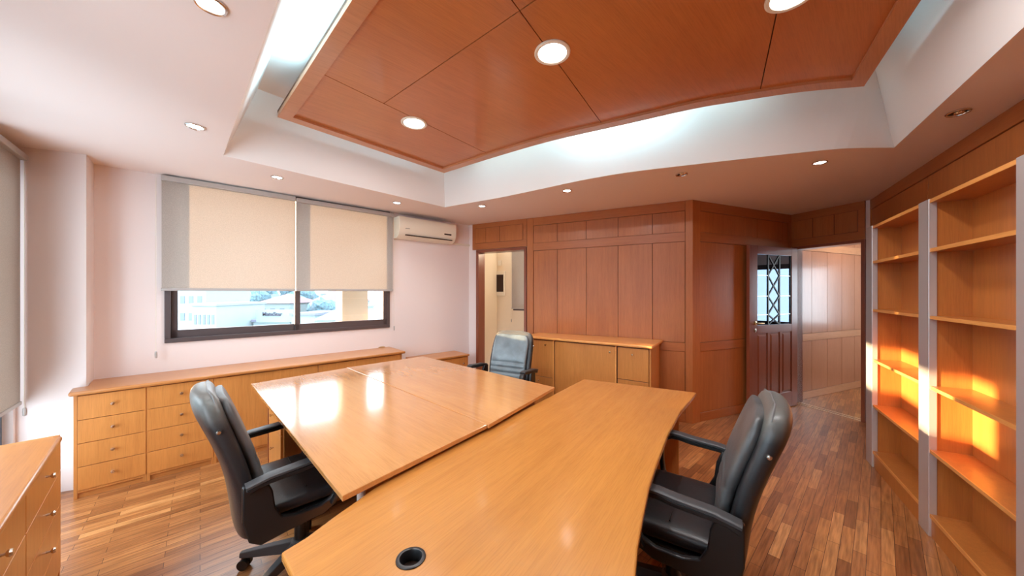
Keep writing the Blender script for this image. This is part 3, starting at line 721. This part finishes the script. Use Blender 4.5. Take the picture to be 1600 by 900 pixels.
# ================================================================ AIR CONDITIONER, INTERCOM
ax0 = Wl.hit(624, 350, -.19)[0]; ax1 = Wl.hit(712.5, 362, -.19)[0]; az1 = 2.495; az0 = 2.215
ac = empty('air_conditioner', (Wl.at(ax0, -.004).x, Wl.at(ax0, -.004).y, az0), Wl.ang); aw = ax1-ax0; ah = az1-az0
prof = [(0,0),(-.08,-.0),(-.155,.03),(-.19,.085),(-.195,.16),(-.19,ah-.03),(-.175,ah),(0,ah)]
MB().loft([[(x,y,z) for y, z in prof] for x in (0, .012, aw-.012, aw)]).build('housing', 'ac_plastic', ac, bevel=.006, seg=3, smooth=True)
MB().box(.09,aw-.06,-.178,-.15,.040,.050).build('air_slot', 'dark_gap', ac, loc=(0,-.006,-.004))
gr = MB()
for k in range(14): gr.box(.08+k*(aw-.14)/14,.08+(k+.8)*(aw-.14)/14,-.15,-.03,ah-.001,ah+.003)
gr.build('intake_grille', 'dark_gap', ac)
B(aw-.20,aw-.085,-.1975,-.193,.105,.125).build('display', 'dark_gap', ac)
B(.08,.14,-.1975,-.194,.12,.126).build('badge', 'grey_plastic', ac)
tag(ac, 'white wall-mounted air conditioner between the blinds and the doorway', 'air conditioner')
tr_ = B(ax1+.005,Wl.L-.005,-.028,-.0005,az0+.01,az0+.04).build('cable_trunking', 'white_plastic', loc=(Wl.A.x, Wl.A.y, 0), rz=Wl.ang, bevel=.002)
tag(tr_, 'slim white pipe trunking running from the air conditioner to the corner', 'trunking')
ix, iz = bk.hit(782.8, 443); ic = empty('intercom', (bk.at(ix).x, bk.at(ix).y, iz-.235), bk.ang)
ic.location.xy = bk.at(ix, -.001)
B(-.10,.10,-.03,0,0,.47).build('intercom_body', 'white_plastic', ic, bevel=.004); B(-.085,.070,-.034,-.029,.075,.405).build('screen', 'dark_gap', ic)
tag(ic, 'wall panel with black screen and cream rim, seen through the doorway', 'intercom')
ix, iz = bk.hit(781, 411); lsw = B(-.04,.04,-.012,0,-.05,.05).build('light_switch', 'white_plastic', loc=(*bk.at(ix, -.001), iz), rz=bk.ang, bevel=.003)
tag(lsw, 'small square switch plate above the black wall panel', 'switch')

# ================================================================ TABLES AND DESK
def plate(name, pts, z, th, label, cat, m, ang, bevel=.003):
    o = sum(pts, Vector((0, 0)))/len(pts); R = Matrix.Rotation(-ang, 2); L_ = [R @ (p-o) for p in pts]
    r = empty(name, (o.x, o.y, 0), ang)
    MB().prism([tuple(p) for p in L_], z-th, z).build('tabletop', m, r, bevel=bevel, seg=2)
    tag(r, label, cat); return r, (lambda p: R @ (Vector(p)-o))
ZA = .785
a1, a2, a3, a4 = onz(392,599.5,ZA), onz(535,775,ZA), onz(867,605.5,ZA), onz(661,557,ZA)
m_far = onz(541.5,574.8,ZA); m_near = onz(761,663.5,ZA)
dA = (m_near-m_far); angA = atan2(dA.y, dA.x)
gapv = (a3-a2).normalized()*.0006
t1, f1 = plate('table', [a1, a2, m_near-gapv, m_far-gapv], ZA, .022, 'rectangular glossy beech table nearest the left chair, catching the window reflection', 'table', 'table_veneer', angA)
off2 = Vector((0, 0))
t2, f2 = plate('table', [m_far+gapv, m_near+gapv+(m_near-m_far).normalized()*.012, a3+(a3-a4).normalized()*.0, a4], ZA+.003, .022, 'rectangular glossy beech table in front of the blue-grey chair', 'table', 'table_veneer', angA)
def leg_panel(root, fn, p, q, th, z0, z1, name='leg_panel', m='beech_side'):
    a, b = fn(p), fn(q); d = (b-a).normalized(); nn = Vector((-d.y, d.x))*th/2
    return MB().prism([tuple(a+nn), tuple(b+nn), tuple(b-nn), tuple(a-nn)], z0, z1).build(name, m, root)
# pedestal with drawers below the near table, front towards the chair
e1 = (a2-a1).normalized(); e2 = (a4-a1).normalized()
pc = a1+e1*.35+e2*.06
Pd = Line(pc, pc+e1*.42)
# pedestal is part of the table
def pedestal(root, ln, w, dep, z1):
    loc = Matrix.Rotation(-root.rotation_euler.z, 2) @ (ln.A-root.location.xy)
    pd = B(0,w,.014,dep,.03,z1).build('pedestal', 'beech_side', root, loc=(loc.x, loc.y, 0), rz=ln.ang-root.rotation_euler.z, bevel=.001)
    B(-.02,.0,-.004,dep,0,z1).build('side_panel', 'door_wood', pd, bevel=.001)
    zs = [.06, .30, .58, z1-.015]
    for a, b in zip(zs, zs[1:]):
        dd = B(.016,w-.016,-.002,.014,a+.002,b-.002).build('drawer', 'beech_up', pd, bevel=.001)
        MB().lathe([(.004,0),(.004,.012),(.010,.016),(.011,.022),(.001,.024)], 12, 'y', (w*.45,-.002,(a+b)/2)).build('knob', 'nickel', dd, smooth=True)
    return pd
pedestal(t1, Pd, .42, .5, ZA-.022)
s_in = e2
leg_panel(t1, f1, a2+e1*-.12+e2*.12, m_near-e1*.12-e2*.10, .03, .0, ZA-.022)
MB().tube([(f1(a2-e1*.09+e2*.10).x, f1(a2-e1*.09+e2*.10).y, 0), (f1(a2-e1*.09+e2*.10).x, f1(a2-e1*.09+e2*.10).y, ZA-.022)], .016, 12).build('leg', 'steel', t1, smooth=True)
leg_panel(t1, f1, m_far+e1*.12-e2*.06, m_near-e1*.30-e2*.06, .025, 0, ZA-.022)
leg_panel(t2, f2, a3-e1*.12-e2*.12, m_near-e1*.14+e2*.2, .03, 0, ZA-.019)
leg_panel(t2, f2, a4+e1*.12-e2*.10, m_far+e1*.12+e2*.10, .03, 0, ZA-.019)
leg_panel(t2, f2, a4+e1*.14-e2*.45, a3-e1*.16-e2*.45, .02, .25, ZA-.019, 'modesty_panel')
# curved desk
ZD = .748
lp = [(439,863),(480,838),(520,808),(556,783),(584,762),(624,741),(670,716)]
left = onzp(lp, ZD); fc = onz(912, 592.2, ZD); left = left+[left[-1]+(fc-left[-1])*k for k in (.33, .66)]+[fc]
rp2 = [(1088,613.3),(1079,625),(1063,643),(1043,680),(1027,723),(1015,760),(1005,807),(997,853),(992.5,905)]
right = onzp(rp2, ZD)
near = [Vector((.285, .77)), Vector((.235, .60)), Vector((.17, .43)), Vector((.09, .27)), Vector((.01, .15)), Vector((-.52,.79)), Vector((-.588,.905))]
dp = left+right+near
angD = atan2((fc-left[3]).y, (fc-left[3]).x)
dsk, fd = plate('desk', dp, ZD, .026, 'large curved beech desk with round cable hole, closest to the camera', 'desk', 'desk_veneer', angD, bevel=.006)
# cable grommet, let into the top
gp = fd(onz(642, 872.5, ZD)); 
hole = MB().lathe([(.036,-.06),(.036,.04)], 32, o=(gp.x, gp.y, ZD)); 
top = [c for c in dsk.children if c.name.startswith('tabletop')][0]
cut = hole.build('cutter', 'dark_gap'); cut.matrix_world = Matrix.Translation(dsk.location) @ Matrix.Rotation(angD, 4, 'Z')
bpy.context.view_layer.update()
bo = top.modifiers.new('hole', 'BOOLEAN'); bo.object = cut; bo.operation = 'DIFFERENCE'; bo.solver = 'EXACT'
top.modifiers.move(len(top.modifiers)-1, 0)
bpy.context.view_layer.update()
dg = bpy.context.evaluated_depsgraph_get(); bm_ = bpy.data.meshes.new_from_object(top.evaluated_get(dg)); 
top.modifiers.clear(); top.data = bm_; bpy.data.objects.remove(cut)
MB().lathe([(.0295,-.030),(.0295,.0015),(.031,.004),(.036,.0045),(.0405,.003),(.041,.0003),(.0355,.0003),(.0355,-.030)], 40, o=(gp.x,gp.y,ZD), caps=False).build('cable_grommet', 'black_plastic', dsk, smooth=True)
MB().lathe([(.001,-.031),(.036,-.030)], 32, o=(gp.x,gp.y,ZD), caps=False).build('grommet_base', 'dark_gap', dsk)
# desk supports
def along(k, side): return left[3]+(fc-left[3])*k+side
dn = Vector(((fc-left[3]).y, -(fc-left[3]).x)).normalized()
leg_panel(dsk, fd, fc+dn*.14-(fc-left[3]).normalized()*.14, right[0]-(fc-left[3]).normalized()*.14-dn*.10, .03, 0, ZD-.026)
leg_panel(dsk, fd, Vector((-.48, .96)), Vector((.02, .42)), .03, 0, ZD-.026)
leg_panel(dsk, fd, Vector((-.30, 1.30)), Vector((.62, 2.62)), .02, .18, ZD-.026, 'modesty_panel')

# ================================================================ CHAIRS
def ring(w, t, y, z, n=28, p=3.2, tilt=0, bulge=0):
    """superellipse ring, width w, thickness t, centred on y at height z"""
    out = []
    for k in range(n):
        a = 2*pi*k/n; c, s = cos(a), sin(a)
        x = w/2*math.copysign(abs(c)**(2/p), c); yy = t/2*math.copysign(abs(s)**(2/p), s)
        out.append((x, y+yy*cos(tilt)+bulge*(1-(2*x/w)**2 if w else 0), z+yy*sin(tilt)))
    return out
def make_chair():
    r = empty('office_chair', (0, 0, 0))
    # star base
    b = MB(); cs = []
    for k in range(5):
        a = 2*pi*k/5+.3; d = Vector((cos(a), sin(a))); nn = Vector((-d.y, d.x))
        r0, r1 = .03, .30
        def sec(rr, w, z0, z1): c = d*rr; return [(c.x+nn.x*w, c.y+nn.y*w, z0), (c.x-nn.x*w, c.y-nn.y*w, z0), (c.x-nn.x*w*.7, c.y-nn.y*w*.7, z1), (c.x+nn.x*w*.7, c.y+nn.y*w*.7, z1)]
        b.loft([sec(.03,.032,.075,.135), sec(.16,.026,.07,.115), sec(.285,.020,.062,.092), sec(.305,.016,.064,.088)])
        cs.append((d, nn, a))
    b.lathe([(.048,.07),(.048,.13),(.036,.145)], 20)
    base_ = b.build('star_base', 'grey_plastic', r, bevel=.004)
    for d, nn, a in cs:
        c = d*.285; w = MB()
        for s in (-.016, .016):
            o = (c.x+nn.x*s, c.y+nn.y*s)
            rings = []
            for hh, rr in ((-.009,.020),(-.009,.027),(.009,.027),(.009,.020)):
                rings.append([(o[0]+nn.x*hh+d.x*rr*cos(2*pi*i/16), o[1]+nn.y*hh+d.y*rr*cos(2*pi*i/16), .0275+rr*sin(2*pi*i/16)) for i in range(16)])
            w.loft(rings)
        w.box(c.x-.006,c.x+.006,c.y-.006,c.y+.006,.03,.066)
        w.build('caster', 'black_plastic', r, smooth=True)
    MB().lathe([(.030,.13),(.030,.26),(.024,.262),(.024,.34),(.014,.342),(.014,.41)], 20).build('gas_column', 'black_plastic', r, smooth=True)
    m = MB().box(-.11,.11,-.13,.13,.385,.41).box(-.045,.045,-.10,.09,.345,.39).box(-.03,.03,-.29,-.08,.375,.40)
    mo = m.build('tilt_mechanism', 'black_plastic', r, bevel=.004)
    MB().tube([(.09,.02,.385),(.20,.03,.378),(.24,.03,.376)], .007, 8).build('lever', 'grey_plastic', mo, smooth=True)
    # seat: pan + upholstered cushion with rolled front
    B(-.235,.235,-.215,.225,.405,.425).build('seat_pan', 'black_plastic', r, bevel=.008)
    rings = []
    prof = [(-.245,.455,.03),(-.235,.470,.075),(-.15,.478,.095),(0,.476,.10),(.12,.478,.105),(.20,.474,.11),(.245,.460,.09),(.262,.450,.04)]
    for y, z, t in prof:
        q = []; w = .52 if abs(y) < .22 else .50
        for k in range(28):
            a = 2*pi*k/28; c, s = cos(a), sin(a); x = w/2*math.copysign(abs(c)**.5, c); zz = t/2*math.copysign(abs(s)**.6, s)
            dish = -.012*(1-(2*x/w)**2) if s > 0 else 0
            q.append((x, y, z+zz+dish))
        rings.append(q)
    st = MB().loft(rings).build('seat', 'black_leather', r, subsurf=1)
    for yy in (-.02, .10): MB().tube([(x*.01*2.35, yy, .5225-.012*(1-(x/10)**2)) for x in range(-9, 10)], .003, 6).build('seam', 'black_plastic', st)
    # backrest shell
    def cy(z): # centre line: leaning back, with a lumbar curve
        u = (z-.32)/(1.05-.32); return -.235-.155*u+.035*sin(pi*min(1, u*1.15))
    rings = []
    for z, w, t in [(.322,.10,.03),(.332,.30,.055),(.36,.42,.075),(.43,.485,.088),(.56,.515,.088),(.68,.525,.088),(.80,.525,.092),(.90,.515,.10),(.97,.495,.105),(1.02,.455,.095),(1.045,.38,.07),(1.055,.20,.03)]:
        rings.append(ring(w, t, cy(z), z, p=3.6, bulge=-.02))
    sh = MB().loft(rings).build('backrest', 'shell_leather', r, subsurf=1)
    # front cushion, with stitched channels
    rings = []
    zz = [.50,.51,.55,.60,.61,.62,.655,.665,.675,.71,.72,.73,.80,.88,.94,.985,1.01,1.018]
    for z in zz:
        ch = .012 if any(abs(z-c) < .004 for c in (.61,.665,.72)) else 0
        e = min(1, (z-.495)/.04, (1.022-z)/.05); e = max(.1, e)
        rings.append(ring(.44*(.80+.20*min(1, e)), (.075-ch*2)*(.35+.65*e), cy(z)+.052, z, p=3.0, bulge=-.015))
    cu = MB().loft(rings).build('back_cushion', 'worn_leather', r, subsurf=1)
    # piping round the shell
    pp = []
    for z, w in [(.42,.445),(.50,.497),(.62,.515),(.74,.522),(.84,.520),(.92,.508),(.98,.485),(1.02,.45)]: pp.append((w/2-.010, cy(z)+.020-.006, z))
    path = pp+[(.19,cy(1.04)+.012,1.043),(.10,cy(1.05)+.0,1.052),(-.10,cy(1.05)+.0,1.052),(-.19,cy(1.04)+.012,1.043)]+[(-x, y, z) for x, y, z in pp[::-1]]
    MB().tube(path, .004, 6).build('piping', 'piping', sh, smooth=True)
    # arms: closed loops in a flat bar
    for s in (-1, 1):
        X = s*.325
        path = [(X,-.27,.640),(X,-.235,.655),(X,-.19,.662),(X,-.06,.670),(X,.04,.680),(X,.10,.680),(X,.145,.664),(X,.172,.632),(X,.180,.59),(X*.99,.176,.53),(X*.97,.165,.48),(X*.95,.14,.445)]
        sh_y = lambda y: y if y < -.06 else -.06+(y+.06)*.66
        path = [(x, sh_y(y), z) for x, y, z in path]
        ar = MB().tube(path, .0125, 12, rx=.024).build('armrest', 'black_plastic', r, smooth=True)
        pad = MB().tube([(X,-.275,.660),(X,-.19,.680),(X,-.06,.690),(X,sh_y(.04),.699),(X,sh_y(.09),.699),(X,sh_y(.12),.690)], .009, 12, rx=.029); pad.build('arm_pad', 'grey_plastic', ar, smooth=True)
        yz = [(-.285,.655),(-.20,.662),(-.175,.60),(-.165,.52),(-.14,.47),(-.08,.452),(.06,.452),(.13,.470),(.165,.50),(.180,.47),(.150,.425),(.08,.402),(-.10,.392),(-.22,.375),(-.262,.405),(-.285,.50)]
        yz = [(sh_y(y), z) for y, z in yz]
        a_, b_ = (X*.93-.013, X*.93+.013)
        MB().loft([[(x, y, z) for y, z in yz] for x in (a_, b_)]).build('arm_strut', 'black_plastic', ar, bevel=.006, smooth=True)
    # little cap on each side of the shell
    for s in (-1, 1): MB().lathe([(.001,s*.266),(.008,s*.264),(.010,s*.255)], 12, 'x', (0, cy(.90)-.01, .90)).build('screw_cap', 'nickel', sh, smooth=True)
    return r
ch1 = make_chair()
chairs = [((-1.175, 1.885), 46, 'black leather office chair with grey head, side on, at the glossy table'),
          ((.775, 1.645), 303, 'black leather office chair on the concave side of the curved desk, turned from the bookcase'),
          ((-.155, 3.60), 208, 'office chair with blue-grey window sheen painted on its backrest, facing the camera beyond the tables')]
for i, (p, hd, lab) in enumerate(chairs):
    o = ch1 if i == 0 else copy_tree(ch1)
    o.location = (p[0], p[1], 0); o.rotation_euler.z = -radians(hd); tag(o, lab, 'chair', None)
    if i == 2:
        for c in o.children:
            if c.name.startswith('back_cushion'): c.data = c.data.copy(); c.data.materials[0] = MT['sheen_leather']; c['label'] = 'worn glossy leather with window sheen painted in as blue-grey'

# ================================================================ THE TOWN OUTSIDE
sun_blk = empty('sun_blocker', (-26, -26, -23), 0)  # unseen mass, added to keep low sun out of the left windows
B(0,12,0,30.6,0,27.3).build('wall', 'house_wall', sun_blk)
for k in range(6):
    for j in range(8): B(11.95,12.05,1+k*5,3.6+k*5,1.5+j*3.2,3.1+j*3.2).build('window', 'house_glass', sun_blk)
tag(sun_blk, 'unseen pale block added outside the left windows to keep the low sun out', 'building')
GZ = -9.0
tg = MB(); tg.add([(-400,-100,GZ-14),(300,-100,GZ-14),(300,500,GZ-14),(-400,500,GZ-14)], [(0,1,2,3)])
tgo = MB().box(-420,350,4,520,GZ-15,GZ-14).build('town_ground', 'town_ground'); tag(tgo, kind='structure')
def at_d(px, py, d):                     # a point seen at a pixel, at a depth of d metres
    return Vector(((px-800)/F*d, d, CH-(py-HY)*d/F))
def house(px0, px1, py_eave, d, dep, roof, wallm, label, rh=0, name='house', hip=True, wins=3):
    a = at_d(px0, py_eave, d); b = at_d(px1, py_eave, d); w = (b-a).xy.length; z = a.z; zb = GZ-14
    r = empty(name, (a.x, a.y, zb), 0); hgt = z-zb
    wo = B(0,w,0,dep,0,hgt).build('wall', wallm, r)
    if rh:
        k = min(w, dep)*.42; o = .4
        MB().add([(-o,-o,hgt),(w+o,-o,hgt),(w+o,dep+o,hgt),(-o,dep+o,hgt),(k,dep/2,hgt+rh),(w-k,dep/2,hgt+rh)], [(0,1,5,4),(1,2,5),(2,3,4,5),(3,0,4),(3,2,1,0)]).build('roof', roof, r)
    else: B(-.2,w+.2,-.2,dep+.2,hgt,hgt+.35).build('roof', roof, r)
    ww = w/(wins*2+1)
    for i in range(wins):
        for f_ in range(2):
            zt = hgt-1.2-f_*3
            if zt > 2: B(ww*(1+2*i),ww*(2+2*i),-.06,.02,zt-1.3,zt).build('window', 'house_glass', r)
    tag(r, label, 'building'); return r
house(262, 322, 452, 60, 10, 'roof_pale', 'house_wall', 'pale apartment block at the frame edge of the window view', wins=4)
house(300, 338, 478, 46, 9, 'roof_pale', 'house_wall', 'pale striped building beside the apartment block in the window view', wins=5)
house(396, 453, 503, 52, 12, 'roof_lilac', 'house_wall', 'long lilac commercial building with lettering on its front', name='shop_building', wins=0)
house(455.5, 492, 493, 50, 8, 'roof_lilac', 'house_wall', 'lilac flat-roofed hall just past the window mullion', name='shop_building', wins=1)
house(400, 452, 474, 80, 12, 'roof_tile', 'house_wall', 'white house with faded red roof above the lettering', rh=2.2)
house(484, 540, 472, 82, 14, 'roof_tile', 'house_wall', 'white house with red hipped roof in the right sash', rh=3.4)
house(500, 530, 459, 150, 12, 'roof_pale', 'house_wall', 'distant white house under the right blind', rh=2)
house(359, 392, 495, 64, 12, 'roof_pale', 'house_wall_warm', 'low white shed below the round tank', wins=0, name='shed')
house(330, 362, 470, 112, 12, 'roof_pale', 'house_wall', 'small white house behind the striped building')
house(385, 410, 462, 130, 12, 'roof_pale', 'house_wall', 'far pale house between the trees')
house(495, 520, 500, 44, 6, 'roof_pale', 'house_wall', 'small white roof at the sill of the right sash', rh=1.2, wins=1)
house(528, 552, 482, 60, 9, 'roof_pale', 'house_wall', 'pale house close to the outer column', wins=2)
# outer column just outside the window
co = Wl.at(wx1-.42, .55); tag(MB().box(0,.34,0,.30,-6,3.4).build('outer_column', 'house_wall_warm', loc=(co.x, co.y, 0), rz=Wl.ang), 'cream outer column right outside the right sash', 'column')
tk = at_d(373, 462, 90); tt = MB().lathe([(.001,-3.1),(2.2,-2.2),(3.0,0),(2.2,2.2),(.001,3.1)], 24, o=(0,0,0)).build('water_tank', 'house_wall', loc=tk, smooth=True, subsurf=1)
MB().lathe([(.5,-24),(.5,-2.8)], 10).build('tank_pole', 'house_wall', tt); tag(tt, 'round white tank on a pole among the trees', 'tank')
def tree(px, py, d, rad, label):
    p = at_d(px, py, d); zb = GZ-14; r = empty('tree', (p.x, p.y, zb)); h_ = p.z-zb; rnd = random.Random(int(px*7+py))
    bm = bmesh.new()
    for k in range(9):
        q = Vector((rnd.uniform(-1, 1), rnd.uniform(-1, 1), rnd.uniform(-.7, .7)))*rad*.6
        g_ = bmesh.ops.create_icosphere(bm, subdivisions=2, radius=rad*rnd.uniform(.45, .65), matrix=Matrix.Translation(q+Vector((0, 0, h_))))
        for v in g_['verts']: v.co += Vector((rnd.uniform(-1, 1), rnd.uniform(-1, 1), rnd.uniform(-1, 1)))*rad*.09
    me = bpy.data.meshes.new('foliage'); bm.to_mesh(me); bm.free(); me.materials.append(MT['foliage']); fo = bpy.data.objects.new('foliage', me); C.objects.link(fo); fo.parent = r
    MB().lathe([(rad*.12,0),(rad*.08,h_)], 10).build('trunk', 'house_wall_warm', r); tag(r, label, 'tree')
for px, py, d, rad, lab in [(335, 456, 100, 5, 'bushy tree above the striped building'), (352, 468, 78, 3.0, 'tree between the striped building and the round tank'), (395, 466, 105, 4, 'tree on the far side of the round tank'),
                            (368, 490, 57, 2.3, 'small tree in front of the round tank'), (468, 462, 102, 6, 'dense tree right at the window mullion'), (507, 489, 73, 3.6, 'leafy tree before the red hipped roof'),
                            (546, 490, 54, 1.8, 'small leafy tree by the outer column'), (410, 456, 170, 6, 'distant tree under the long blind')]:
    tree(px, py, d, rad, lab)
cu_ = bpy.data.curves.new('shop_sign', 'FONT'); cu_.body = 'MateStar'; cu_.size = .82; cu_.extrude = .05; cu_.offset = .01; cu_.materials.append(MT['sign_grey'])
tmp = bpy.data.objects.new('tmp', cu_); C.objects.link(tmp); bpy.context.view_layer.update()
sm = bpy.data.meshes.new_from_object(tmp.evaluated_get(bpy.context.evaluated_depsgraph_get())); bpy.data.objects.remove(tmp)
sg = bpy.data.objects.new('shop_sign', sm); C.objects.link(sg)
sp = at_d(412, 493.3, 51.9); sg.location = (sp.x, sp.y-.3, sp.z); sg.rotation_euler = (pi/2, 0, 0)
pb = at_d(404, 493.8, 52); 
sb = B(-.0,5.6,-.12,.0,-1.0,.95).build('sign_board', 'house_wall', loc=(at_d(402, 494, 51.9).x, at_d(408, 494, 51.9).y-.1, sp.z)); 
sb.parent = None; tag(sb, 'pale parapet board that carries the shop lettering', 'sign board')
tag(sg, 'dark grey MateStar lettering on the lilac commercial building', 'sign')
